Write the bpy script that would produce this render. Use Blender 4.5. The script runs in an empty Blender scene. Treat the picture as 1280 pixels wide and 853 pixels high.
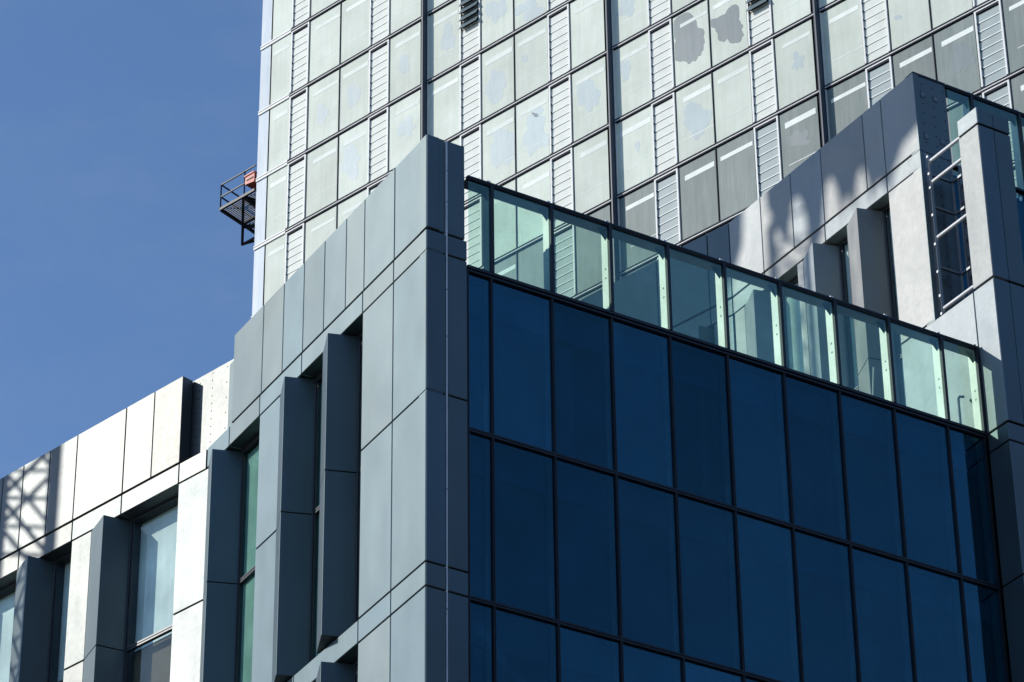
import bpy, bmesh, math, random
from mathutils import Vector, Matrix, noise
random.seed(7)
R_ = math.radians
scene = bpy.context.scene
col = scene.collection

# ------------------------------------------------------------------ camera
cam_d = bpy.data.cameras.new('camera'); cam = bpy.data.objects.new('camera', cam_d); col.objects.link(cam)
cr = Vector((0.99991935, 0.00685736, -0.01069005)); cu = Vector((0.01270042, -0.53988831, 0.84164085))
cf = Vector((0.0, 0.84170873, 0.53993185)); EYE = Vector((0, 0, 1.6)); FPX = 4413.0
M = Matrix((cr, cu, -cf)).transposed().to_4x4(); M.translation = EYE
cam.matrix_world = M
cam_d.sensor_width = 36; cam_d.lens = FPX / 1280 * 36; cam_d.clip_start = .5; cam_d.clip_end = 5000
scene.camera = cam

# ------------------------------------------------------------------ light
SUN_AZ, SUN_EL = R_(-89.0), R_(30.2)
world = bpy.data.worlds.new('World'); scene.world = world; world.use_nodes = True
wn = world.node_tree; wn.nodes.clear()
wo = wn.nodes.new('ShaderNodeOutputWorld'); wb = wn.nodes.new('ShaderNodeBackground')
sk = wn.nodes.new('ShaderNodeTexSky'); sk.sky_type = 'NISHITA'; sk.sun_disc = False
sk.sun_elevation = SUN_EL; sk.sun_rotation = SUN_AZ; sk.altitude = 100; sk.air_density = 1.0; sk.dust_density = .3; sk.ozone_density = 5.6
wb.inputs[1].default_value = .15
wtc = wn.nodes.new('ShaderNodeTexCoord'); wmp = wn.nodes.new('ShaderNodeMapping'); wmp.inputs['Scale'].default_value = (14, 14, 34); wmp.inputs['Rotation'].default_value = (.3, .2, .5)
wnz = wn.nodes.new('ShaderNodeTexNoise'); wnz.inputs['Scale'].default_value = 1; wnz.inputs['Detail'].default_value = 8; wnz.inputs['Roughness'].default_value = .62
wmr = wn.nodes.new('ShaderNodeMapRange'); wmr.inputs['From Min'].default_value = .45; wmr.inputs['From Max'].default_value = .8; wmr.inputs['To Min'].default_value = 0; wmr.inputs['To Max'].default_value = .10
wmx = wn.nodes.new('ShaderNodeMix'); wmx.data_type = 'RGBA'; wmx.inputs['B'].default_value = (2.6, 3.0, 3.7, 1)   # very faint high cirrus
wn.links.new(wtc.outputs['Generated'], wmp.inputs['Vector']); wn.links.new(wmp.outputs['Vector'], wnz.inputs['Vector']); wn.links.new(wnz.outputs['Fac'], wmr.inputs['Value'])
wn.links.new(wmr.outputs['Result'], wmx.inputs['Factor']); wn.links.new(sk.outputs[0], wmx.inputs['A'])
wn.links.new(wmx.outputs['Result'], wb.inputs[0]); wn.links.new(wb.outputs[0], wo.inputs[0])
sun_d = bpy.data.lights.new('sun', 'SUN'); sun_d.energy = 3.2; sun_d.angle = R_(.53); sun_d.color = (1, .955, .87)
sun = bpy.data.objects.new('sun', sun_d); col.objects.link(sun)
to_sun = Vector((math.sin(SUN_AZ) * math.cos(SUN_EL), math.cos(SUN_AZ) * math.cos(SUN_EL), math.sin(SUN_EL)))
sun.rotation_euler = to_sun.to_track_quat('Z', 'Y').to_euler(); sun.location = (-60, 0, 90)
vs = scene.view_settings
vs.view_transform = 'Standard'; vs.look = 'None'; vs.gamma = 1; vs.use_curve_mapping = False; vs.exposure = 0.10
scene.cycles.max_bounces = 10; scene.cycles.transparent_max_bounces = 16; scene.cycles.use_denoising = True
scene.cycles.caustics_reflective = False; scene.cycles.caustics_refractive = False
scene.cycles.sample_clamp_indirect = 4

# ------------------------------------------------------------------ materials
MATS = {}
def newmat(name):
    m = bpy.data.materials.new(name); m.use_nodes = True; MATS[name] = m
    return m, m.node_tree.nodes, m.node_tree.links, m.node_tree.nodes['Principled BSDF']
def simple(name, colr, rough=.5, metal=0.0, spec=.5, emis=None):
    m, n, l, p = newmat(name)
    p.inputs['Base Color'].default_value = (*colr, 1); p.inputs['Roughness'].default_value = rough
    p.inputs['Metallic'].default_value = metal; p.inputs['Specular IOR Level'].default_value = spec
    nz = n.new('ShaderNodeTexNoise'); nz.inputs['Scale'].default_value = 2.3; nz.inputs['Detail'].default_value = 5
    g = n.new('ShaderNodeNewGeometry'); l.new(g.outputs['Position'], nz.inputs['Vector'])
    mr = n.new('ShaderNodeMapRange'); mr.inputs['To Min'].default_value = .82; mr.inputs['To Max'].default_value = 1.16
    l.new(nz.outputs['Fac'], mr.inputs['Value'])
    mx = n.new('ShaderNodeMix'); mx.data_type = 'RGBA'; mx.blend_type = 'MULTIPLY'; mx.inputs['Factor'].default_value = 1
    mx.inputs['A'].default_value = (*colr, 1); l.new(mr.outputs['Result'], mx.inputs['B']); l.new(mx.outputs['Result'], p.inputs['Base Color'])
    return m
def metal_panel(name, colr, rough, metal=.85, bump=.35, var=.09, wobs=1.15):
    m, n, l, p = newmat(name)
    p.inputs['Metallic'].default_value = metal
    g = n.new('ShaderNodeNewGeometry'); oi = n.new('ShaderNodeObjectInfo')
    def nz(scale, det, stretch=None, rg=.55):
        t = n.new('ShaderNodeTexNoise'); t.inputs['Scale'].default_value = scale; t.inputs['Detail'].default_value = det; t.inputs['Roughness'].default_value = rg
        if stretch:
            mp = n.new('ShaderNodeMapping'); mp.inputs['Scale'].default_value = stretch
            l.new(g.outputs['Position'], mp.inputs['Vector']); l.new(mp.outputs['Vector'], t.inputs['Vector'])
        else: l.new(g.outputs['Position'], t.inputs['Vector'])
        return t
    def rng(sock, lo, hi, fl=.3, fh=.7):
        r = n.new('ShaderNodeMapRange'); r.inputs['From Min'].default_value = fl; r.inputs['From Max'].default_value = fh
        r.inputs['To Min'].default_value = lo; r.inputs['To Max'].default_value = hi; l.new(sock, r.inputs['Value']); return r.outputs['Result']
    def mul(a, b):
        q = n.new('ShaderNodeMath'); q.operation = 'MULTIPLY'; l.new(a, q.inputs[0]); l.new(b, q.inputs[1]); return q.outputs[0]
    cloudy = nz(.45, 2); streak = nz(1.0, 6, (3.5, 3.5, .35), .65); fine = nz(9, 6)
    v = mul(mul(rng(cloudy.outputs['Fac'], .95, 1.05), rng(streak.outputs['Fac'], .965, 1.03)), rng(oi.outputs['Random'], 1 - var, 1 + var, 0, 1))
    mx = n.new('ShaderNodeMix'); mx.data_type = 'RGBA'; mx.blend_type = 'MULTIPLY'; mx.inputs['Factor'].default_value = 1
    smu = nz(.8, 3, (1, 1, .5), .5); v = mul(v, rng(smu.outputs['Fac'], .95, 1.01, .30, .50))
    h1 = n.new('ShaderNodeMath'); h1.operation = 'MULTIPLY'; h1.inputs[1].default_value = 7.31; l.new(oi.outputs['Random'], h1.inputs[0])
    h2 = n.new('ShaderNodeMath'); h2.operation = 'FRACT'; l.new(h1.outputs[0], h2.inputs[0])
    hm = n.new('ShaderNodeMix'); hm.data_type = 'RGBA'; hm.inputs['A'].default_value = (colr[0] * 1.05, colr[1] * 1.0, colr[2] * .97, 1); hm.inputs['B'].default_value = (colr[0] * .95, colr[1] * 1.0, colr[2] * 1.04, 1)
    l.new(h2.outputs[0], hm.inputs['Factor']); l.new(hm.outputs['Result'], mx.inputs['A'])
    l.new(v, mx.inputs['B']); l.new(mx.outputs['Result'], p.inputs['Base Color'])
    rr = mul(rng(streak.outputs['Fac'], rough * .98, rough * 1.03), rng(fine.outputs['Fac'], .98, 1.03)); l.new(rr, p.inputs['Roughness'])
    wob = nz(wobs, .4)
    b = n.new('ShaderNodeBump'); b.inputs['Strength'].default_value = bump; b.inputs['Distance'].default_value = .06
    l.new(wob.outputs['Fac'], b.inputs['Height']); l.new(b.outputs['Normal'], p.inputs['Normal'])
    return m
metal_panel('panel', (.128, .162, .171), .51, .88, bump=.22, var=.06)
metal_panel('panel_satin', (.136, .144, .142), .50, .88, bump=.7, var=.07)  # same paint as panel, neutral sun glare put into the base colour
metal_panel('panel_pale', (.318, .335, .335), .67, .80, bump=1.3, wobs=1.5)  # same metal as panel, brightness of the lit wing put into a paler base
simple('dark_wall', (.012, .013, .015), .8)
simple('frame_dark', (.06, .068, .078), .45, .3)
simple('mullion', (.028, .033, .042), .5, .4)
simple('seam_strip', (.85, .85, .87), .6, .0)
simple('rivet', (.06, .06, .07), .4, .6)
simple('bare_metal', (.62, .65, .62), .5, .2)
simple('white_pipe', (.93, .91, .89), .5, .0)
simple('steel', (.20, .22, .24), .5, .5)
simple('concrete', (.14, .14, .135), .9)
simple('neighbour_wall', (.075, .075, .08), .8)
simple('neighbour_glass', (.02, .03, .04), .15)
simple('asphalt', (.05, .05, .052), .95)
simple('paving', (.14, .135, .13), .9)
simple('paint_line', (.7, .7, .68), .8)
simple('crane_yellow', (.55, .40, .05), .5)
simple('black_steel', (.018, .020, .026), .5, .4)
simple('red_paint', (.55, .07, .04), .5)
simple('blind_navy', (.05, .19, .34), .9)
simple('blind_grey', (.060, .065, .095), .9)
simple('board_brown', (.16, .108, .062), .9)
simple('tower_frame', (.82, .82, .79), .55)
simple('tower_dark', (.012, .015, .028), .7, 0, .2)
simple('tower_groove', (.035, .055, .09), .5)
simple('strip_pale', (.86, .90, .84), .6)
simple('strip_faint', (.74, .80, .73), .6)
simple('louvre', (.73, .75, .68), .6)
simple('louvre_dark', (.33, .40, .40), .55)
def glass(name, tint, gloss, tintg=(1, 1, 1), rough=.0, wav=.0, gr=.3):
    m, n, l, p = newmat(name); n.remove(p); out = n['Material Output']
    tr = n.new('ShaderNodeBsdfTransparent'); tr.inputs[0].default_value = (*tint, 1)
    gl = n.new('ShaderNodeBsdfGlossy'); gl.inputs['Color'].default_value = (*tintg, 1); gl.inputs['Roughness'].default_value = rough
    fr = n.new('ShaderNodeLayerWeight'); fr.inputs['Blend'].default_value = .35
    mr = n.new('ShaderNodeMapRange'); mr.inputs['To Min'].default_value = gloss; mr.inputs['To Max'].default_value = min(1, gloss + gr)
    mx = n.new('ShaderNodeMixShader')
    l.new(fr.outputs['Fresnel'], mr.inputs['Value']); l.new(mr.outputs['Result'], mx.inputs['Fac'])
    l.new(tr.outputs[0], mx.inputs[1]); l.new(gl.outputs[0], mx.inputs[2]); l.new(mx.outputs[0], out.inputs['Surface'])
    oi = n.new('ShaderNodeObjectInfo'); ov = n.new('ShaderNodeMapRange'); ov.inputs['To Min'].default_value = .72; ov.inputs['To Max'].default_value = 1.2; l.new(oi.outputs['Random'], ov.inputs['Value'])
    om = n.new('ShaderNodeMix'); om.data_type = 'RGBA'; om.blend_type = 'MULTIPLY'; om.inputs['Factor'].default_value = 1; om.inputs['A'].default_value = (*tintg, 1)
    l.new(ov.outputs['Result'], om.inputs['B']); l.new(om.outputs['Result'], gl.inputs['Color'])
    g0 = n.new('ShaderNodeNewGeometry'); t0 = n.new('ShaderNodeTexNoise'); t0.inputs['Scale'].default_value = 1.1; t0.inputs['Detail'].default_value = 6; t0.inputs['Roughness'].default_value = .6
    l.new(g0.outputs['Position'], t0.inputs['Vector'])
    tm = n.new('ShaderNodeMapRange'); tm.inputs['From Min'].default_value = .3; tm.inputs['From Max'].default_value = .7; tm.inputs['To Min'].default_value = .93; tm.inputs['To Max'].default_value = 1.03; l.new(t0.outputs['Fac'], tm.inputs['Value'])
    tx = n.new('ShaderNodeMix'); tx.data_type = 'RGBA'; tx.blend_type = 'MULTIPLY'; tx.inputs['Factor'].default_value = 1; tx.inputs['A'].default_value = (*tint, 1)
    l.new(tm.outputs['Result'], tx.inputs['B']); l.new(tx.outputs['Result'], tr.inputs[0])
    if wav:
        g = n.new('ShaderNodeNewGeometry'); t = n.new('ShaderNodeTexNoise'); t.inputs['Scale'].default_value = .8; l.new(g.outputs['Position'], t.inputs['Vector'])
        b = n.new('ShaderNodeBump'); b.inputs['Strength'].default_value = wav; b.inputs['Distance'].default_value = .02
        l.new(t.outputs['Fac'], b.inputs['Height']); l.new(b.outputs['Normal'], gl.inputs['Normal'])
    return m
glass('glass_clear', (.85, .97, .895), .012, (.75, .95, .95), gr=.24)
glass('glass_window', (.92, .97, .965), .004, (.7, .9, 1), gr=.06)
glass('glass_green', (.78, .90, .865), .01, (.7, .9, 1), gr=.12)
glass('glass_blue', (.56, .73, .79), .032, (.22, .48, .57), .02, .10, gr=.6)
def filmed(name, colr, colr2, rough, streakamt=.2):
    m, n, l, p = newmat(name)
    p.inputs['Roughness'].default_value = rough; p.inputs['Specular IOR Level'].default_value = .3
    g = n.new('ShaderNodeNewGeometry'); mp = n.new('ShaderNodeMapping'); mp.inputs['Scale'].default_value = (4, 4, .3)
    l.new(g.outputs['Position'], mp.inputs['Vector'])
    t = n.new('ShaderNodeTexNoise'); t.inputs['Scale'].default_value = 1.3; t.inputs['Detail'].default_value = 8; t.inputs['Roughness'].default_value = .7
    l.new(mp.outputs['Vector'], t.inputs['Vector'])
    t2 = n.new('ShaderNodeTexNoise'); t2.inputs['Scale'].default_value = .55; t2.inputs['Detail'].default_value = 7; t2.inputs['Roughness'].default_value = .65; l.new(g.outputs['Position'], t2.inputs['Vector'])
    cr_ = n.new('ShaderNodeMapRange'); cr_.inputs['From Min'].default_value = .35; cr_.inputs['From Max'].default_value = .75; l.new(t.outputs['Fac'], cr_.inputs['Value'])
    mx = n.new('ShaderNodeMix'); mx.data_type = 'RGBA'; mx.inputs['A'].default_value = (*colr, 1); mx.inputs['B'].default_value = (*colr2, 1)
    l.new(cr_.outputs['Result'], mx.inputs['Factor'])
    oi = n.new('ShaderNodeObjectInfo'); ov = n.new('ShaderNodeMapRange'); ov.inputs['To Min'].default_value = .9; ov.inputs['To Max'].default_value = 1.08; l.new(oi.outputs['Random'], ov.inputs['Value'])
    c2 = n.new('ShaderNodeMapRange'); c2.inputs['From Min'].default_value = .3; c2.inputs['From Max'].default_value = .7; c2.inputs['To Min'].default_value = .88; c2.inputs['To Max'].default_value = 1.08; l.new(t2.outputs['Fac'], c2.inputs['Value'])
    mm = n.new('ShaderNodeMath'); mm.operation = 'MULTIPLY'; l.new(ov.outputs['Result'], mm.inputs[0]); l.new(c2.outputs['Result'], mm.inputs[1])
    m2 = n.new('ShaderNodeMix'); m2.data_type = 'RGBA'; m2.blend_type = 'MULTIPLY'; m2.inputs['Factor'].default_value = 1
    l.new(mx.outputs['Result'], m2.inputs['A']); l.new(mm.outputs[0], m2.inputs['B']); l.new(m2.outputs['Result'], p.inputs['Base Color'])
    return m
filmed('film', (.64, .705, .60), (.76, .80, .71), .6)
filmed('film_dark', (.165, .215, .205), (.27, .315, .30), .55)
filmed('blind_pale', (.74, .80, .76), (.92, .93, .90), .7)
filmed('blind_sage', (.40, .50, .47), (.55, .62, .58), .7)
filmed('film_blue', (.46, .56, .66), (.66, .72, .76), .5)
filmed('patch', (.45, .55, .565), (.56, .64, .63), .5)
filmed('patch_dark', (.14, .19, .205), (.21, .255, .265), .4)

# ------------------------------------------------------------------ helpers
class MB:
    def __init__(s): s.v = []; s.f = []; s.mi = []; s.m = []; s.cur = 0
    def use(s, mat):
        if mat not in s.m: s.m.append(mat)
        s.cur = s.m.index(mat); return s
    def add(s, vs, fs):
        k = len(s.v); s.v += [Vector(q) for q in vs]
        for f in fs: s.f.append([k + i for i in f]); s.mi.append(s.cur)
    def hexa(s, p):      # 8 points: bottom four, top four
        s.add(p, [(0, 3, 2, 1), (4, 5, 6, 7), (0, 1, 5, 4), (1, 2, 6, 5), (2, 3, 7, 6), (3, 0, 4, 7)])
    def box(s, x0, x1, y0, y1, z0, z1):
        s.hexa([(x0, y0, z0), (x1, y0, z0), (x1, y1, z0), (x0, y1, z0), (x0, y0, z1), (x1, y0, z1), (x1, y1, z1), (x0, y1, z1)])
    def prism(s, bot, top):
        n = len(bot)
        s.add(list(bot) + list(top), [tuple(range(n))[::-1], tuple(range(n, 2 * n))] + [(i, (i + 1) % n, n + (i + 1) % n, n + i) for i in range(n)])
    def bar(s, a, b, w, h=None, n=4):
        a = Vector(a); b = Vector(b); h = h or w; d = (b - a).normalized()
        u = Vector((0, 0, 1)) if abs(d.z) < .95 else Vector((1, 0, 0))
        x = d.cross(u).normalized(); y = x.cross(d)
        if n == 4: pr = [x * w / 2 * i + y * h / 2 * j for i, j in ((-1, -1), (1, -1), (1, 1), (-1, 1))]
        else: pr = [x * w / 2 * math.cos(2 * math.pi * k / n) + y * h / 2 * math.sin(2 * math.pi * k / n) for k in range(n)]
        s.prism([a + q for q in pr], [b + q for q in pr])
def loc_of(o):
    v = Vector((0, 0, 0))
    while o is not None: v += o.location; o = o.parent
    return v
def build(name, mb, mat, parent=None, bevel=0, label=None, kind=None):
    me = bpy.data.meshes.new(name)
    if mb.m: mats = mb.m
    else: mats = [mat]
    # origin of each part: centre of its own points
    lo = Vector((min(v[i] for v in mb.v) for i in range(3))); hi = Vector((max(v[i] for v in mb.v) for i in range(3)))
    c = (lo + hi) / 2
    if parent is None: c.z = lo.z
    bm = bmesh.new(); vv = [bm.verts.new(v - c) for v in mb.v]
    for f, mi in zip(mb.f, mb.mi):
        try: fc = bm.faces.new([vv[i] for i in f]); fc.material_index = mi
        except ValueError: pass
    bmesh.ops.recalc_face_normals(bm, faces=bm.faces)
    if bevel: bmesh.ops.bevel(bm, geom=[e for e in bm.edges], offset=bevel, segments=1, affect='EDGES', clamp_overlap=True)
    bm.to_mesh(me); bm.free()
    for m in mats: me.materials.append(MATS[m])
    o = bpy.data.objects.new(name, me); col.objects.link(o)
    if parent is not None: o.parent = parent; o.location = c - loc_of(parent)
    else: o.location = c
    if label: o['label'] = label
    if kind: o['kind'] = kind
    return o
def thing(name, label, cat, loc, group=None):
    o = bpy.data.objects.new(name, None); col.objects.link(o); o.location = loc; o.empty_display_size = .5
    o['label'] = label; o['category'] = cat
    if group: o['group'] = group
    return o
class Wall:
    """a vertical wall: s metres along it, d metres out of it, z height"""
    def __init__(w, x, y, az, left):
        a = R_(az); w.P = Vector((x, y, 0)); w.t = Vector((math.sin(a), math.cos(a), 0))
        w.n = Vector((w.t.y, -w.t.x, 0)) * (-1 if left else 1)
    def p(w, s, d, z): q = w.P + w.t * s + w.n * d; q.z = z; return q
    def box(w, mb, s0, s1, d0, d1, z0, z1):
        mb.hexa([w.p(s0, d0, z0), w.p(s1, d0, z0), w.p(s1, d1, z0), w.p(s0, d1, z0), w.p(s0, d0, z1), w.p(s1, d0, z1), w.p(s1, d1, z1), w.p(s0, d1, z1)])
    def poly(w, mb, sd, z0, z1): mb.prism([w.p(s, d, z0) for s, d in sd], [w.p(s, d, z1) for s, d in sd])
    def xy(w, s, d=0): q = w.P + w.t * s + w.n * d; return (q.x, q.y)
G = Wall(-1.6736, 57.9758, -30.9, True)
Rw = Wall(-1.6736, 57.9758, 58.7, False)
L = Wall(-6.7919, 66.4675, -46.52, True)
W = Wall(10.2119, 65.2024, -33.35, True)
q = W.p(8.7, 0, 0); W2 = Wall(q.x, q.y, -47.0, True)
q = W.p(-.7, 0, 0); R2 = Wall(q.x, q.y, 58.7, False)
q = W.p(1.345, 0, 0); R3 = Wall(q.x, q.y, 58.7, False)
def project(q):
    v = Vector(q) - EYE; return 640 + FPX * v.dot(cr) / v.dot(cf), 426.5 - FPX * v.dot(cu) / v.dot(cf)

# ------------------------------------------------------------------ ground and streets
def flat(name, x0, x1, y0, y1, z, mat, th=.0):
    b = MB()
    if th: b.box(x0, x1, y0, y1, z - th, z)
    else: b.add([(x0, y0, z), (x1, y0, z), (x1, y1, z), (x0, y1, z)], [(0, 1, 2, 3)])
    o = build(name, b, mat); o['kind'] = 'structure'; return o
flat('ground', -3000, 3000, -3000, 3000, -.15, 'concrete')
flat('road', -400, 400, 8, 30, -.146, 'asphalt')
flat('pavement', -400, 400, -2, 7.9, 0, 'paving', .14)
flat('pavement', -400, 400, 30.1, 44, 0, 'paving', .14)
b = MB()
for k in range(-30, 30): b.add([(k * 6, 18.9, -.142), (k * 6 + 3, 18.9, -.142), (k * 6 + 3, 19.05, -.142), (k * 6, 19.05, -.142)], [(0, 1, 2, 3)])
o = build('road_marking', b, 'paint_line'); o['kind'] = 'structure'

# ------------------------------------------------------------------ the clad building
bld = thing('office_building', 'angular office block of silver metal panels, slit windows and dark blue glass wall', 'building', (3.0, 66, 0))
GAP = .011
def panel(w, s0, s1, z0, z1, mat='panel', d0=-.40, d1=0, gap=GAP, label=None):
    b = MB(); w.box(b, s0 + gap, s1 - gap, d0, d1, z0 + .014, z1 - .014)
    return build('cladding_panel', b, mat, bld, .013, label)
def fin(w, st, z0, z1, mids, mat='panel'):
    b = MB(); zs = [z0] + mids + [z1]
    for a, c in zip(zs, zs[1:]):
        w.poly(b, [(st + .725, -.40), (st - .235, -.40), (st - .095, 0), (st, .28), (st + .725, .004)], a + .012, c - .012)
    return build('fin', b, mat, bld, .005)
def window(w, s0, s1, z0, z1, mids, gl='glass_window', bl='blind_pale', low=None):
    bd = -.565 if w is L else -.43
    b = MB(); D0, D1 = -.585, -.33; f = .05
    w.box(b, s0, s0 + f, D0, D1, z0, z1); w.box(b, s1 - f, s1, D0, D1, z0, z1)
    w.box(b, s0 + f, s1 - f, D0, D1, z1 - f, z1)
    w.box(b, s1 - f - .045, s1 - f - .02, D0, D1 - .02, z0, z1 - f)
    for m in mids:
        w.box(b, s0 + f, s1 - f - .05, -.42, D1, m - .05, m - .012); w.box(b, s0 + f, s1 - f - .05, -.42, D1, m + .012, m + .05)
    wd = build('window_frame', b, 'frame_dark', None); wd.name = 'window'
    wd.parent = bld; wd.location = wd.location - loc_of(bld)
    zs = [z0] + mids + [z1]
    for i, (a, c) in enumerate(zip(zs, zs[1:])):
        b = MB(); w.box(b, s0 + f, s1 - f, -.372, -.366, a + .05, c - .05); build('pane', b, gl, wd)
        b = MB(); w.box(b, s0 + f, s1 - f, bd - .01, bd, a + .02, c - .02)
        build('blind', b, (low if (low and i % 2 == 0) else bl), wd)
    return wd
# ---- backing volumes (solid cores behind the cladding)
def core(pts, z0, z1, name='wall', mat='dark_wall'):
    b = MB(); b.prism([(x, y, z0) for x, y in pts], [(x, y, z1) for x, y in pts]); return build(name, b, mat, bld)
cd = -.60
def isect(w1, d1, w2, d2):
    p1 = w1.P + w1.n * d1; p2 = w2.P + w2.n * d2
    den = w1.t.x * w2.t.y - w1.t.y * w2.t.x; k = ((p2.x - p1.x) * w2.t.y - (p2.y - p1.y) * w2.t.x) / den
    return (p1.x + w1.t.x * k, p1.y + w1.t.y * k)
RD = -.50
core([isect(G, cd, Rw, RD), Rw.xy(14.6, RD), Rw.xy(14.6, -24), G.xy(30, -10), L.xy(24, -6), L.xy(24, cd), isect(G, cd, L, cd)], 0, 40.85)
core([R2.xy(.42, cd), R2.xy(9, cd), R2.xy(9, -16), W.xy(16, -9), W.xy(14, cd), W.xy(-.28, cd)], 0, 40.8)
core([R2.xy(.42, cd), R2.xy(9, cd), R2.xy(9, -16), W.xy(11, -9), W2.xy(9, -7), W2.xy(9, cd), isect(W, cd, W2, cd)], 40.8, 44.5)
core([R3.xy(.42, -.30), R3.xy(9, -.30), R3.xy(9, -13), W2.xy(9, -7), W2.xy(9, cd), isect(W, cd, W2, cd), W.xy(1.75, cd)], 44.5, 49.1)
core([W.xy(1.6, -.3), isect(W, -.3, W2, -.3), W2.xy(9, -.3), W2.xy(9, -.1), isect(W, -.1, W2, -.1), W.xy(1.6, -.1)], 49.1, 51.40, 'parapet')

# ---- G facade: storeys 41.5 -> 33.9 -> 26.3 ...
def storey(w, bands, cols, fins, wins, top, low, seams, kind='panel', gl='glass_window', lowm=None, bl='blind_pale'):
    """one double storey: band [top-.52, top], openings from top-.52 down to low"""
    zb = top - .525; mid = (zb + low) / 2 + .25
    for s0, s1 in zip(seams, seams[1:]): panel(w, s0, s1, zb, top, kind)
    for s0, s1 in cols:
        panel(w, s0, s1, mid, zb, kind); panel(w, s0, s1, low, mid, kind)
    for st in fins: fin(w, st, low + .03, zb - .0, [mid], 'panel')
    for s0, s1, g in wins: window(w, s0, s1, low, zb, [mid], g, bl, lowm)
TOPS = [41.50, 33.92, 26.34]
for tp in TOPS:
    lo = tp - 7.58
    storey(G, None, [(0, 1.355), (1.355, 2.66), (6.287, 7.26)], [3.65, 5.575, 8.97], [(2.66, 3.42, 'glass_green'), (4.37, 5.35, 'glass_green'), (7.26, 8.75, 'glass_green')], tp, lo, [0, 1.355, 2.665, 5.35, 7.28, 8.72, 9.80], bl='blind_sage')
    storey(L, None, [(-.20, .812), (3.72, 4.43), (8.1, 9.2)], [3.0, 5.63, 10.9], [(.812, 2.78, 'glass_window'), (4.43, 5.42, 'glass_window'), (6.35, 8.1, 'glass_window'), (9.2, 10.7, 'glass_window')], tp, lo, [-.1, .812, 2.744, 4.443, 6.33, 8.3, 10.2, 12], kind='panel_satin', lowm='board_brown')
# lower base down to the street
b = MB(); G.box(b, 0, 9.7, -.4, 0, 0, 18.7); build('base_cladding', b, 'panel', bld)
b = MB(); L.box(b, -.1, 20, -.4, 0, 0, 18.7); build('base_cladding', b, 'panel', bld)
# wall beyond the modelled openings (outside the frame)
b = MB(); L.box(b, 12.02, 24, -.4, 0, 18.7, 43.8); build('cladding_panel', b, 'panel', bld)
# parapets
gp = [0, 1.37, 2.66, 3.46, 4.43, 5.36, 6.30, 7.26, 8.70]
for i, (a, c) in enumerate(zip(gp, gp[1:])): panel(G, a, c, 41.54, 43.84, d0=-.30, d1=-.02, gap=(.006 if i in (2, 4, 6) else .012))
b = MB(); G.box(b, 8.705, 8.985, -.30, -.075, 41.53, 43.24); build('cladding_panel', b, 'panel', bld, .004)
lp = [.812, 1.765, 2.74, 4.45, 5.42, 6.39, 7.14, 8.2, 10.2, 12]
for i, (a, c) in enumerate(zip(lp, lp[1:])): panel(L, a, c, 41.52, 43.80, 'panel_satin', d0=-.30, gap=.006 if i in (0, 3, 5) else .012)
# riveted sheet behind the parapets
b = MB(); b.use('panel_satin'); L.box(b, -1.3, .90, -.345, -.317, 41.45, 43.78)
b.use('rivet')
for k in range(11):
    for s_, o_ in ((-.86, 0), (-.80, .1), (-.30, .05), (.18, .1), (.60, 0), (.74, .06)):
        z_ = 41.62 + k * .2 + o_
        if s_ in (-.30,) and k % 2: continue
        if z_ > 43.74: continue
        if s_ < -.5 and z_ < 41.9: continue
        w_ = .012; L.box(b, s_ - w_, s_ + w_, -.318, -.306, z_ - w_, z_ + w_)
build('riveted_sheet', b, 'panel', bld)
b = MB(); L.box(b, -2.2, -.80, -.9, -.317, 41.45, 43.5); build('parapet_return', b, 'panel', bld)
core([G.xy(.4, -.32), G.xy(8.6, -.32), G.xy(8.6, -.55), G.xy(.4, -.55)], 40.85, 43.70, 'parapet')

# ---- R side: pier
zz = [(41.53, 43.845), (41.01, 41.50), (37.73, 41.01), (33.92, 37.73), (33.40, 33.92), (30.15, 33.40), (26.34, 30.15), (25.8, 26.34), (18.7, 25.8)]
for i, (z0, z1) in enumerate(zz):
    o = .0 if i else -.03
    panel(Rw, .0, .452, z0, z1, d0=-.30, d1=.0 + o, gap=.009); panel(Rw, .484, .94 + o, z0, z1, d0=-.5, d1=.0 + o, gap=.009)
b = MB()
for a, c in ((18.7, 29), (29.02, 33), (33.02, 35.6), (35.62, 39.07), (39.09, 40.17), (40.19, 42.28), (42.3, 43.05), (43.07, 43.8)): Rw.box(b, .455, .481, -.2, .003, a, c)
build('seam_strip', b, 'seam_strip', bld)
# curtain wall
posts = [1.52 + 1.42 * k for k in range(9)] + [13.86]
edges = [.94] + posts
rows = [(37.12, 40.80), (33.41, 37.12), (29.7, 33.41), (26.0, 29.7)]
for ri, (z0, z1) in enumerate(rows):
    for s0, s1 in zip(edges, edges[1:]):
        b = MB(); b.use('glass_blue'); Rw.box(b, s0 + .035, s1 - .035, -.075, -.067, z0 + .05, z1 - .05)
        pn = build('curtain_wall_pane', b, 'glass_blue', bld)
        b = MB(); b.use('blind_navy'); Rw.box(b, s0 + .05, s1 - .05, -.36, -.34, z1 - .75 + random.uniform(-.04, .04), z1 - .04)
        b.use('blind_grey'); Rw.box(b, s0 + .04, s1 - .04, -.46, -.44, z0 + .03, z1 - .03)
        if random.random() < .55:
            c_ = s0 + random.uniform(.1, .75) * (s1 - s0); b.use(random.choice(['blind_navy', 'concrete', 'dark_wall', 'dark_wall'])); Rw.box(b, c_, min(c_ + random.uniform(.12, .5), s1 - .06), -.42, -.40, z0 + .05, z1 - .8)
        if random.random() < .6:
            b.use('bare_metal'); h_ = random.uniform(.3, 1.6); Rw.box(b, s1 - .12, s1 - .05, -.16, -.15, z0 + .06, z0 + .06 + h_)  # pale strip painted in for a sunlit slit behind the glass
        build('blind', b, 'blind_navy', pn)
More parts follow.
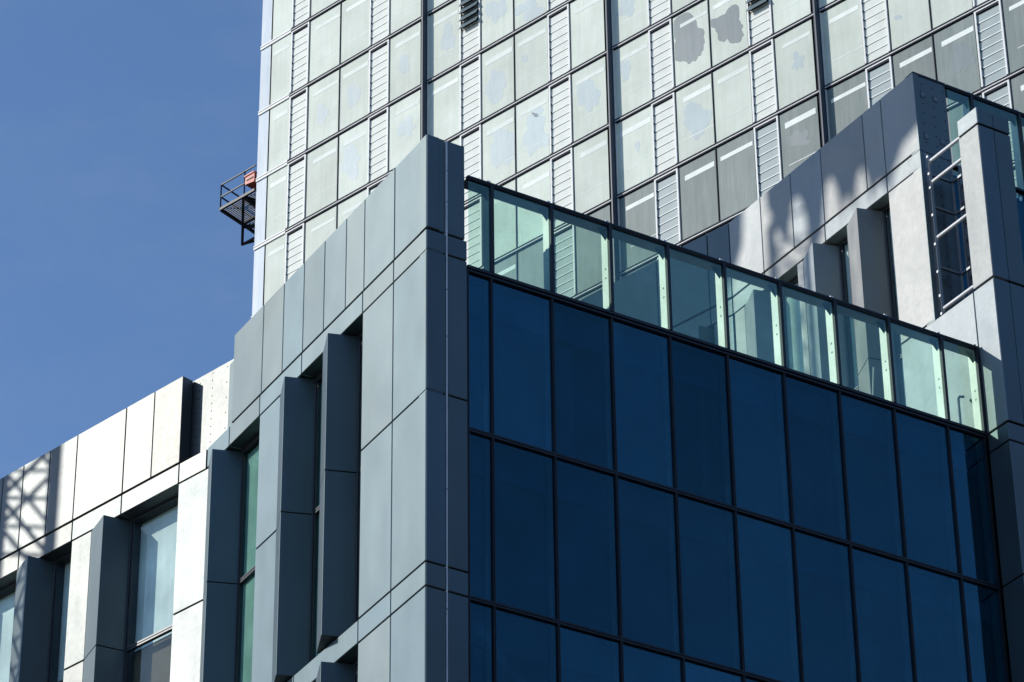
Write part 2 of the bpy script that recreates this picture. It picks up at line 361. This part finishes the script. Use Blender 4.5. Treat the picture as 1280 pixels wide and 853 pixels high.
for s_ in posts + [.96]:
    b = MB(); b.use('mullion')
    w_ = .024
    Rw.box(b, s_ - w_, s_ - .006, -.11, -.02, 18.7, 40.79); Rw.box(b, s_ + .006, s_ + w_, -.11, -.02, 18.7, 40.79)
    Rw.box(b, s_ - .006, s_ + .006, -.11, -.055, 18.7, 40.79)
    b.use('bare_metal'); Rw.box(b, s_ - .022, s_ + .022, -.33, -.112, 18.7, 40.79)
    build('mullion', b, 'mullion', bld)
for z_ in (37.12, 33.41, 29.7, 26.0):
    b = MB(); Rw.box(b, .945, 13.89, -.105, -.016, z_ - .045, z_ - .008); Rw.box(b, .945, 13.89, -.105, -.016, z_ + .008, z_ + .045)
    Rw.box(b, .945, 13.89, -.105, -.05, z_ - .008, z_ + .008); build('transom', b, 'mullion', bld)
b = MB(); Rw.box(b, .945, 13.90, -.10, -.014, 40.80, 40.845); Rw.box(b, .945, 13.90, -.32, .012, 40.865, 40.93); build('gutter', b, 'mullion', bld)
b = MB(); Rw.box(b, 0, 14, -.4, -.03, 0, 18.68); build('base_cladding', b, 'panel', bld)
# terrace floor
core([Rw.xy(.4, -.3), Rw.xy(13.9, -.3), W.xy(14, -.3), G.xy(10, -.6), G.xy(.4, -.6)], 40.85, 40.90, 'roof_deck', 'concrete')

def balustrade(w, s0, ps, zb, zt, name='balustrade', label=None):
    b = MB(); w.box(b, s0, ps[-1] + .02, -.05, .035, zt - .045, zt); 
    w.box(b, s0, ps[-1] + .02, -.05, .022, zt - .075, zt - .05)
    par = build('top_rail', b, 'mullion', None); par.name = name
    par.parent = bld; par.location = par.location - loc_of(bld)
    if label: par['label'] = label
    b = MB(); w.box(b, s0, ps[-1], -.30, -.055, zt - .10, zt - .05); build('rail_beam', b, 'steel', par)
    for i, p in enumerate(ps):
        b = MB(); b.use('mullion'); w.box(b, p - .036, p + .036, -.055, .028, zb, zt - .002)
        b.use('bare_metal')
        w.box(b, p - .014, p + .014, -.30, -.057, zb, zt - .11)
        w.box(b, p - .014 - .0, p + .02, -.315, -.30, zb, zt - .11)
        for k in range(2): w.box(b, p - .03, p - .012, -.20, -.17, zb + .9 + k * .22, zb + .93 + k * .22)
        b.use('white_pipe'); w.box(b, p - .11, p - .04, -.04, .03, zt + .001, zt + .035); w.box(b, p - .10, p - .085, -.02, .01, zt + .03, zt + .05)
        build('post', b, 'mullion', par)
        # corner gusset under the beam, on the post's left
        b = MB(); b.use('mullion')
        b.prism([w.p(p - .015, -.16, zt - .10), w.p(p - .22, -.16, zt - .10), w.p(p - .015, -.16, zt - .34)], [w.p(p - .015, -.15, zt - .10), w.p(p - .22, -.15, zt - .10), w.p(p - .015, -.15, zt - .34)])
        build('gusset', b, 'mullion', par)
    for a, c in zip([s0] + ps, ps):
        b = MB(); w.box(b, a + .036, c - .036, -.016, -.004, zb, zt - .045); build('glass_panel', b, 'glass_clear', par)
    return par
def stray(name, label, cat, pts, w_, mat):
    b = MB()
    for a, c in zip(pts, pts[1:]): b.bar(a, c, w_, None, 8)
    o = build(name, b, mat); o['label'] = label; o['category'] = cat
stray('leaning_pole', 'thin pale pole leaning behind the glass balustrade', 'pole', [Rw.p(11.24, -.5, 40.92), Rw.p(11.40, -.55, 42.1)], .035, 'bare_metal')
stray('vent_pipe', 'small hooked steel pipe behind the last full pane of the balustrade', 'pipe', [Rw.p(13.62, -.5, 40.92), Rw.p(13.62, -.5, 41.95), Rw.p(13.66, -.5, 42.03), Rw.p(13.78, -.5, 42.06)], .06, 'steel')
balustrade(Rw, .94, posts, 40.93, 43.10, label='long glass balustrade with dark rail above the blue curtain wall')

# ---- W wing
wk = 'panel_pale'
wt = [1.345, 2.59, 3.30, 4.95, 6.16, 7.39, 8.7]
for a, c in zip(wt, wt[1:]): panel(W, a, c, 49.29, 51.51, wk, d0=-.09, gap=.009)
for a, c in zip([1.345, 2.59, 4.97, 7.37, 8.7], [2.59, 4.97, 7.37, 8.7]): panel(W, a, c, 48.78, 49.27, wk)
for a, c in [(1.345, 2.58), (4.15, 4.19), (5.86, 6.12), (8.22, 8.66)]:
    panel(W, a, c, 44.58, 48.78, wk)
    if a > 2: panel(W, a, c, 40.9, 44.58, wk)
for st in (3.42, 5.13, 7.50): fin(W, st, 41.0, 48.76, [44.58], wk)
for a, c in ((2.58, 3.19), (4.17, 4.90), (6.12, 7.27)): window(W, a, c, 41.0, 48.76, [44.60])
panel(W, -.70, 0, 40.88, 44.57, wk, d0=-.42); panel(W, 0, 2.58, 40.88, 44.57, wk)
panel(W, -.70, 0, 40.40, 40.86, 'panel'); panel(W, -.70, 0, 37.13, 40.40, 'panel'); panel(W, -.70, 0, 33.4, 37.13, 'panel'); panel(W, -.70, 0, 18, 33.4, 'panel')
# W2 leg turning away
for a, c in ((0, .72), (.72, 2.4), (2.4, 5)):
    panel(W2, a, c, 49.29, 51.53, d0=-.09); panel(W2, a, c, 48.78, 49.27)
panel(W2, 1.62, 2.6, 40.9, 48.78); fin(W2, .89, 41.0, 48.76, [44.58]); panel(W2, 2.6, 8.9, 40.9, 48.78)
panel(W2, 0, .64, 40.9, 48.78)
panel(W2, 5, 8.9, 48.78, 51.53, d0=-.09)
# pier at the corner of the W wing
panel(W, -.70, 0, 44.60, 48.74, wk, d0=-.42, gap=.008); panel(W, -.70, 0, 48.76, 49.23, wk, d0=-.42, gap=.006)
for z0, z1 in ((44.61, 48.74), (48.76, 49.225)):
    panel(R2, .012, .46, z0, z1, d0=-.55, d1=-.006, gap=.006); panel(R2, .46, .93, z0, z1, d0=-.55, d1=-.006, gap=.006)
for z0, z1 in ((40.88, 44.59), (40.40, 40.86), (37.13, 40.40), (33.4, 37.13), (18, 33.4)):
    for s0, s1 in ((.012, .46), (.46, 2.4), (2.4, 4.8), (4.8, 9)): panel(R2, s0, s1, z0, z1, d0=-.42, d1=-.006, gap=.006)
# balcony: deck, back wall, glass above
core([W.xy(1.33, -.05), W.xy(0, -.05), W.xy(0, -.5), R2.xy(9, -.42), R3.xy(9, -.2), R3.xy(0.05, -.2)], 44.50, 44.56, 'balcony_deck', 'concrete')
b = MB(); b.use('panel'); R3.box(b, .0, .14, -.30, 0, 49.27, 51.50); R3.box(b, .0, .14, -.30, 0, 44.56, 49.25)
R3.box(b, .155, .945, -.28, -.02, 49.27, 51.46); R3.box(b, .155, .945, -.28, -.02, 44.56, 49.25)
b.use('rivet')
for k in range(24):
    for s_ in (.24, .55, .86):
        z_ = 44.8 + k * .28; R3.box(b, s_ - .011, s_ + .011, -.021, -.008, z_ - .011, z_ + .011)
for s_, z_ in ((.25, 50.95), (.62, 50.95), (.25, 49.75), (.72, 49.75)):
    b.use('steel'); R3.box(b, s_ - .06, s_ + .06, -.021, -.005, z_ - .09, z_ + .09); b.use('rivet')
    for i in (-1, 1):
        for j in (-1, 1): R3.box(b, s_ + i * .035 - .009, s_ + i * .035 + .009, -.006, .004, z_ + j * .06 - .012, z_ + j * .06 + .012)
build('riveted_sheet', b, 'panel', bld)
b = MB(); R3.box(b, .0, .95, -.30, -.0, 51.465, 51.52); build('coping', b, 'mullion', bld)
p3 = [1.70, 3.12, 4.54, 5.96]
balustrade(R3, .95, p3, 49.20, 51.48, label='short glass balustrade on the upper roof, right')
for s0, s1 in zip([.96] + p3, p3):
    b = MB(); R3.box(b, s0 + .035, s1 - .035, -.075, -.067, 44.6, 49.1); pn = build('curtain_wall_pane', b, 'glass_blue', bld)
    b = MB(); R3.box(b, s0 + .04, s1 - .04, -.27, -.25, 44.6, 49.1); build('blind', b, 'blind_grey', pn)
    b = MB(); R3.box(b, s1 - .03, s1 + .03, -.12, -.02, 44.57, 49.13); build('mullion', b, 'mullion', bld)
b = MB(); R3.box(b, .945, 6, -.12, .01, 49.13, 49.19); build('gutter', b, 'mullion', bld)
# white guard rails across the opening, steel frame behind
for z_ in (48.79, 48.20, 46.66, 44.74):
    b = MB(); b.bar(W.p(1.06, -.06, z_), W.p(-.02, -.06, z_), .085, .085, 10); build('guard_rail', b, 'white_pipe', bld)
b = MB(); b.use('steel'); P0 = W.p(1.13, -.08, 0); Q = P0 + Rw.t * .62; Q2 = Q - W.t * 1.0
def up(v, z): return Vector((v.x, v.y, z))
for v, z1 in ((P0, 48.95), (Q, 48.6), (Q + Rw.t * .25, 49.0), (Q2, 48.6)): b.bar(up(v, 44.56), up(v, z1), .06)
for z_ in (48.45, 47.55, 45.9): b.bar(up(P0, z_), up(Q, z_), .06); b.bar(up(Q, z_), up(Q2, z_), .06)
for k in range(8):
    z_ = 44.9 + k * .5; b.bar(up(Q + Rw.t * .25, z_), up(Q + Rw.t * .25 - W.t * .9, z_ + .0), .05, .09)
for k in range(3): b.bar(up(Q - W.t * (.28 * k + .2), 44.56), up(Q - W.t * (.28 * k + .2), 48.5), .035)
b.use('white_pipe')
for z_ in (48.93, 48.45, 48.06, 47.3, 46.5, 45.75, 45.1, 44.62): 
    c = W.p(1.13, -.04, z_); W.box(b, 1.115, 1.165, -.06, -.02, z_ - .02, z_ + .04)
build('guard_frame', b, 'steel', bld)

# ------------------------------------------------------------------ glazed tower behind
K = 110 / 130.
T = Wall(-3.3978, 109.9475, -47.76, True)
F0, FH = 70.62, 3.325
def fz(i): return F0 + FH * i
tower = thing('glass_tower', 'tall pale green glazed tower with white louvres and dark floor lines rising behind', 'tower', (T.p(-10, -12, 0).x, T.p(-10, -12, 0).y, 0))
SL, SR = 10.88 * K, -56.1 * K
b = MB(); T.box(b, SR, SL - .02, -22, -.12, 0, fz(16)); build('wall', b, 'dark_wall', tower)
def vis(q, m=25):
    x, y = project(q)
    if not (-m < x < 1280 + m and -m < y < 853): return False
    pl = [(300, 440), (533, 168), (583, 182), (584, 340), (690, 365), (770, 392), (830, 300), (946, 250), (1140, 90), (1280, 145), (1310, 150)]
    for (a, ya), (c, yc) in zip(pl, pl[1:]):
        if a <= x <= c: return y < ya + (yc - ya) * (x - a) / (c - a) + m
    return x < 300 or True
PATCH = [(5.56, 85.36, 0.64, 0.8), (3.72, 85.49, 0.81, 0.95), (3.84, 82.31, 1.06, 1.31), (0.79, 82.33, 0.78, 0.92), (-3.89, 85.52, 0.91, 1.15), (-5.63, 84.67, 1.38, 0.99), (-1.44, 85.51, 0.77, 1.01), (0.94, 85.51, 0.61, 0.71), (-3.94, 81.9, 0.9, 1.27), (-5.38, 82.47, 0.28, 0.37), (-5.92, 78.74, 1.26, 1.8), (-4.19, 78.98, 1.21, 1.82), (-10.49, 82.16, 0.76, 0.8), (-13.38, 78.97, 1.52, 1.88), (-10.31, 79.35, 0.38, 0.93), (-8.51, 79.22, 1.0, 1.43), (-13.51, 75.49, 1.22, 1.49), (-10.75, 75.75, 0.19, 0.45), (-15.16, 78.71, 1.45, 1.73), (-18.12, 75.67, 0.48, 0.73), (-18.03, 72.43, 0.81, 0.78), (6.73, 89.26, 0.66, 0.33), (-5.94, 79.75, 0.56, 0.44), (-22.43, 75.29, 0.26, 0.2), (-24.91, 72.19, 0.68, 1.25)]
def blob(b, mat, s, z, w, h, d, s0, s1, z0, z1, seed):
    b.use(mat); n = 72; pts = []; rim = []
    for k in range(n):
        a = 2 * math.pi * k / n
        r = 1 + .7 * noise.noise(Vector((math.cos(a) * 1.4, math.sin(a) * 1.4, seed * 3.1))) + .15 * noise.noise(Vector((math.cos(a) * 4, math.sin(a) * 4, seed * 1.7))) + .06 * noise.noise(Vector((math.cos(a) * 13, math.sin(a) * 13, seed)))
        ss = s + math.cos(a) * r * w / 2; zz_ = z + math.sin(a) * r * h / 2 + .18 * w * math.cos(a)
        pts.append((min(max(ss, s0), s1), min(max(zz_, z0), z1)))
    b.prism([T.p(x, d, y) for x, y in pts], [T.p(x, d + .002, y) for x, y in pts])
cols = []
cols += [('p', .05, 2.05), ('l', 2.09, 3.38), ('p', 3.42, 5.36), ('p', 5.38, 7.45), ('l', 7.50, 8.72), ('p', 8.77, 10.12)]
for k in range(5):
    x0 = -.42 - 11.15 * k
    for ty, a, c in (('p', 0, 2.0), ('l', 2.03, 3.31), ('p', 3.35, 5.33), ('p', 5.36, 7.35), ('l', 7.40, 8.67), ('p', 8.70, 10.68)): cols.append((ty, x0 - c, x0 - a))
hid = MB(); hidl = MB(); npane = 0
rnd = random.Random(3)
for i in range(-3, 16):
    z0, z1 = fz(i) + .13, fz(i + 1) - .10
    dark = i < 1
    for ty, a, c in cols:
        s0, s1 = a * K, c * K
        ctr = T.p((s0 + s1) / 2, 0, (z0 + z1) / 2)
        seen = vis(ctr, 70)
        if ty == 'p':
            if not seen:
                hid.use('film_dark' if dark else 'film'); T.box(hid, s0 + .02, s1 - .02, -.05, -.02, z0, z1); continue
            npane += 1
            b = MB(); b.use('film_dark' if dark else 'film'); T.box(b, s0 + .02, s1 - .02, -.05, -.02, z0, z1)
            b.use('strip_faint' if (rnd.random() < .55 and not dark) else 'strip_pale'); wd = s1 - s0  # pale strips painted in for bright bands of light across the pane
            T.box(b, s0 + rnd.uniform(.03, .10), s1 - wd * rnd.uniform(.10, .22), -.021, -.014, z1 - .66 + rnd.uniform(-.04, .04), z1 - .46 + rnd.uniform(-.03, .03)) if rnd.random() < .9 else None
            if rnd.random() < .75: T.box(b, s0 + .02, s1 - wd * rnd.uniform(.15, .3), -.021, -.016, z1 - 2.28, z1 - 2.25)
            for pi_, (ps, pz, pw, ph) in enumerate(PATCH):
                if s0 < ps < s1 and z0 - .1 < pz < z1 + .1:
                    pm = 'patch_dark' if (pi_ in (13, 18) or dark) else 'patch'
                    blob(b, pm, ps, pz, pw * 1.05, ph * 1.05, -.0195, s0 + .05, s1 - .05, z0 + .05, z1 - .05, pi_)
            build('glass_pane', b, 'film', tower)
        else:
            op = (abs((s0 + s1) / 2 + 2.6) < .6 and i == 4) or (abs((s0 + s1) / 2 + 16.55) < .6 and i == 2)
            b = MB() if seen else hidl
            b.use('tower_frame'); T.box(b, s0, s0 + .07, -.06, .03, z0, z1); T.box(b, s1 - .07, s1, -.06, .03, z0, z1)
            T.box(b, s0 + .07, s1 - .07, -.06, .03, z1 - .05, z1)
            b.use('tower_dark'); T.box(b, s0 + .09, s1 - .09, -.055, .02, z1 - .13, z1 - .055)  # dark bar painted in for the shadow at the louvre head
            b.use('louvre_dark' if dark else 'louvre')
            nb = 8; hh = (z1 - .14 - z0) / nb
            for k in range(nb):
                if op: b.use('patch_dark' if k > 3 else 'louvre')
                za = z0 + hh * k
                o_ = .20 if (op and k > 3) else .010
                b.hexa([T.p(s0 + .08, -.05 + o_, za - o_ * .35), T.p(s1 - .08, -.05 + o_, za - o_ * .35), T.p(s1 - .08, -.035 + o_, za - o_ * .35), T.p(s0 + .08, -.035 + o_, za - o_ * .35),
                        T.p(s0 + .08, -.05, za + hh - .012), T.p(s1 - .08, -.05, za + hh - .012), T.p(s1 - .08, -.035, za + hh - .012), T.p(s0 + .08, -.035, za + hh - .012)])
            b.use('strip_pale')
            for k in range(nb): za = z0 + hh * k; T.box(b, s0 + .10, s1 - .12, -.034, -.012, za - .012, za + .028)
            b.use('tower_dark')
            for k in range(nb): za = z0 + hh * k; T.box(b, s1 - .105, s1 - .07, -.02, .02, za - .03, za + .03)
            if seen: build('louvre', b, 'louvre', tower)
o = build('glass_pane', hid, 'film', tower, kind='stuff'); o = build('louvre', hidl, 'louvre', tower, kind='stuff')
print('panes', npane)
for i in range(-3, 17):
    z_ = fz(i); b = MB()
    b.use('tower_dark'); T.box(b, SR, 8.74 * K, -.05, .035, z_ + .045, z_ + .10); T.box(b, SR, 8.74 * K, -.05, .035, z_ - .075, z_ - .015)
    b.use('tower_frame'); T.box(b, SR, 8.74 * K, -.05, .02, z_ - .013, z_ + .043); T.box(b, 8.74 * K + .01, SL, -.05, .03, z_ - .08, z_ + .02); T.box(b, 8.74 * K + .01, SL, -.05, .04, z_ + .045, z_ + .10)
    b.use('tower_dark'); T.box(b, 8.74 * K + .01, SL, -.05, .02, z_ + .021, z_ + .044)
    build('floor_edge', b, 'tower_dark', tower)
b = MB(); b.use('tower_dark')
for k in range(6):
    x0 = (-.42 - 11.15 * k) * K
    b2 = MB(); b2.use('tower_groove'); T.box(b2, x0 + .03, x0 + .09, -.06, .27, fz(-3), fz(16)); b2.use('tower_dark'); T.box(b2, x0 + .09, x0 + .40 * K, -.06, -.02, fz(-3), fz(16))
    b2.use('tower_frame'); T.box(b2, x0 - .03, x0 + .01, -.06, .03, fz(-3), fz(16))
    build('vertical_fin', b2, 'tower_dark', tower)
# thin joints between neighbouring panes
b = MB(); b.use('tower_dark')
for k in range(6):
    s_ = (5.37 if k == 0 else -.42 - 11.15 * (k - 1) - 5.345) * K
    T.box(b, s_ - .018, s_ + .018, -.05, .012, fz(-3), fz(16))
s_ = 10.145 * K; T.box(b, s_ - .015, s_ + .015, -.05, .0, fz(-3), fz(16))
build('joint', b, 'tower_dark', tower)
b = MB()
for i in range(-3, 16): T.box(b, 10.17 * K, SL, -.10, -.015, fz(i) + .13, fz(i + 1) - .09)
build('corner_glazing', b, 'film_blue', tower)

# ------------------------------------------------------------------ work platform on the tower's edge
def tp(s, d, z): return T.p(s * K, d * K, 1.6 + (z - 1.6) * K)
pf = thing('work_platform', 'dark steel cantilevered work platform with guard rails and a red box on the tower edge', 'platform', tp(12.1, -1.5, 97.2))
b = MB()
c00, c10, c11, c01 = tp(13.34, 0, 98.4), tp(10.95, 0, 98.4), tp(10.95, -3.0, 98.4), tp(13.6, -3.0, 98.4)
for a, c in ((c00, c10), (c00, tp(13.47, -1.6, 98.4)), (tp(13.47, -1.6, 98.4), c01), (c01, c11), (tp(11.75, 0, 98.4), tp(11.75, -3, 98.4)), (tp(13.5, -1.6, 98.4), tp(10.95, -1.6, 98.4))): b.bar(a, c, .10, .12)
build('deck_frame', b, 'black_steel', pf)
b = MB(); 
for k in range(28):
    d = -.04 - k * .107; b.bar(tp(13.36 + .03 * k / 10, d, 98.46), tp(10.95, d, 98.46), .05, .02)
build('deck_grating', b, 'black_steel', pf)
b = MB()
for s_, d in ((13.34, 0), (11.7, 0), (13.5, -1.6), (13.58, -3), (11.0, -3)): b.bar(tp(s_, d, 98.4), tp(s_, d, 99.84), .055)
for h in (99.84, 99.13):
    b.bar(tp(13.34, 0, h), tp(10.95, 0, h), .05); b.bar(tp(13.34, 0, h), tp(13.58, -3, h), .05); b.bar(tp(13.58, -3, h), tp(10.95, -3, h), .05)
build('guard_rail', b, 'black_steel', pf)
b = MB(); A = tp(13.45, -1.6, 97.2)
for a, c, w_ in ((A, tp(13.45, -1.6, 98.4), .10), (A, tp(11.75, 0, 98.35), .11), (A, tp(10.9, -1.6, 97.2), .08), (tp(11.75, 0, 98.4), tp(11.0, -1.6, 97.3), .12), (tp(12.9, -1.0, 97.7), tp(11.0, -3.0, 97.9), .12), (A, tp(13.58, -3, 98.3), .08), (tp(11.75, 0, 98.4), tp(11.0, -3, 98.4), .1)): b.bar(a, c, w_)
build('bracket', b, 'black_steel', pf)
b = MB(); b.use('red_paint')
b.hexa([tp(11.62, .05, 98.98), tp(10.98, .05, 98.9), tp(10.98, -.75, 98.9), tp(11.62, -.75, 98.98), tp(11.62, .05, 99.42), tp(10.98, .05, 99.42), tp(10.98, -.75, 99.42), tp(11.62, -.75, 99.42)])
T.box(b, 10.98 * K, 11.66 * K, -.70, .08, 1.6 + (99.42 - 1.6) * K, 1.6 + (99.50 - 1.6) * K)
b.use('black_steel'); T.box(b, 11.05 * K, 11.5 * K, .045, .07, 1.6 + (99.15 - 1.6) * K, 1.6 + (99.2 - 1.6) * K)
build('red_box', b, 'red_paint', pf)

# ------------------------------------------------------------------ neighbours outside the frame, added to darken the reflections
def unseen_neighbour(label, x0, x1, y0, y1, h, group='office blocks across the street'):
    t = thing('neighbour_building', label, 'building', ((x0 + x1) / 2, (y0 + y1) / 2, 0), group)
    b = MB(); b.box(x0, x1, y0, y1, 0, h); build('wall', b, 'neighbour_wall', t)  # body of the added unseen block
    b = MB(); n = int(h / 3.6)
    for i in range(n):
        b.box(x0 - .05, x1 + .05, y0 + 1, y1 - 1, 1 + i * 3.6, 3.1 + i * 3.6); b.box(x0 + 1, x1 - 1, y0 - .06, y1 + .06, 1 + i * 3.6, 3.1 + i * 3.6)
    build('window_band', b, 'neighbour_glass', t)
    b = MB(); b.box(x0 + 3, x1 - 3, y0 + 3, y1 - 3, h, h + 3); build('roof_plant', b, 'neighbour_wall', t)
unseen_neighbour('dark office block with ribbon windows across the street to the right', 38, 70, -5, 40, 47)
unseen_neighbour('lower dark office block with ribbon windows behind the photographer', -12, 34, -48, -20, 46)
unseen_neighbour('dark office block with ribbon windows beyond the right-hand street', 60, 95, 52, 95, 60)

# ------------------------------------------------------------------ tower crane up the street (outside the frame; its lattice shades the cladding)
crane = thing('tower_crane', 'yellow lattice tower crane standing up the street to the left', 'crane', (-26, 71.0, 0))
xs = (-26.65, -25.35); ys = (70.33, 71.63)
b = MB()
for x in xs:
    for y in ys: b.box(x - .15, x + .15, y - .15, y + .15, 0, 68.8)
k = 0; z = 0
while z < 68:
    za, zb = z, z + 1.5
    for x in xs:
        b.bar((x, ys[0], za if k % 2 else zb), (x, ys[1], zb if k % 2 else za), .10); b.bar((x, ys[0], zb), (x, ys[1], zb), .07)
    for y in ys: b.bar((xs[0], y, za), (xs[1], y, zb), .10)
    if k % 2 == 0: b.bar((xs[0], ys[0], za), (xs[0], ys[1], zb), .09)
    z += 1.5; k += 1
build('mast', b, 'crane_yellow', crane)
b = MB()
def lump(y0, y1, zb, zt, n=7): return [(y0 + (y1 - y0) * k / n, zb + (zt - zb) * math.sin(math.pi * k / n) ** .8) for k in range(n + 1)]
yz = [(66.7, 71.3), (67.4, 70.8), (67.8, 70.0)] + lump(67.95, 68.45, 69.5, 70.0) + lump(68.5, 68.95, 69.6, 70.55) + lump(69.05, 69.35, 69.4, 69.9) + lump(69.4, 69.98, 69.3, 70.6) + [(70.1, 68.9), (70.4, 69.0)] + lump(70.45, 71.1, 69.2, 70.4) + [(71.3, 69.3), (71.75, 70.4), (71.9, 75), (66.0, 75)]
b.prism([(-27, y, z) for y, z in yz], [(-25, y, z) for y, z in yz]); build('machinery_house', b, 'crane_yellow', crane)  # unseen block, outline shaped to cast the scalloped shade on the W wing
b = MB(); yz = [(72.45, 71.6), (72.6, 69.6), (73.1, 68.4), (73.3, 60), (79, 60), (79, 75), (72.4, 75)]
b.prism([(-27, y, z) for y, z in yz], [(-25, y, z) for y, z in yz]); build('counterweight', b, 'concrete', crane)  # unseen block shaped to keep the W2 leg in shade
b = MB(); b.box(-26.5, -25.5, 66, 79, 75, 75.6); build('counter_jib', b, 'crane_yellow', crane)
b = MB()
J0 = [Vector((-26.5, 66.4, 75.6)), Vector((-25.5, 66.4, 75.6)), Vector((-26, 66.8, 76.9))]; JD = Vector((0, -28, 30))
for p in J0: b.bar(p, p + JD, .15)
for k in range(24):
    a = k / 24.; c = (k + 1) / 24.
    for i in range(3): b.bar(J0[i] + JD * a, J0[(i + 1) % 3] + JD * c, .07)
build('jib', b, 'crane_yellow', crane)
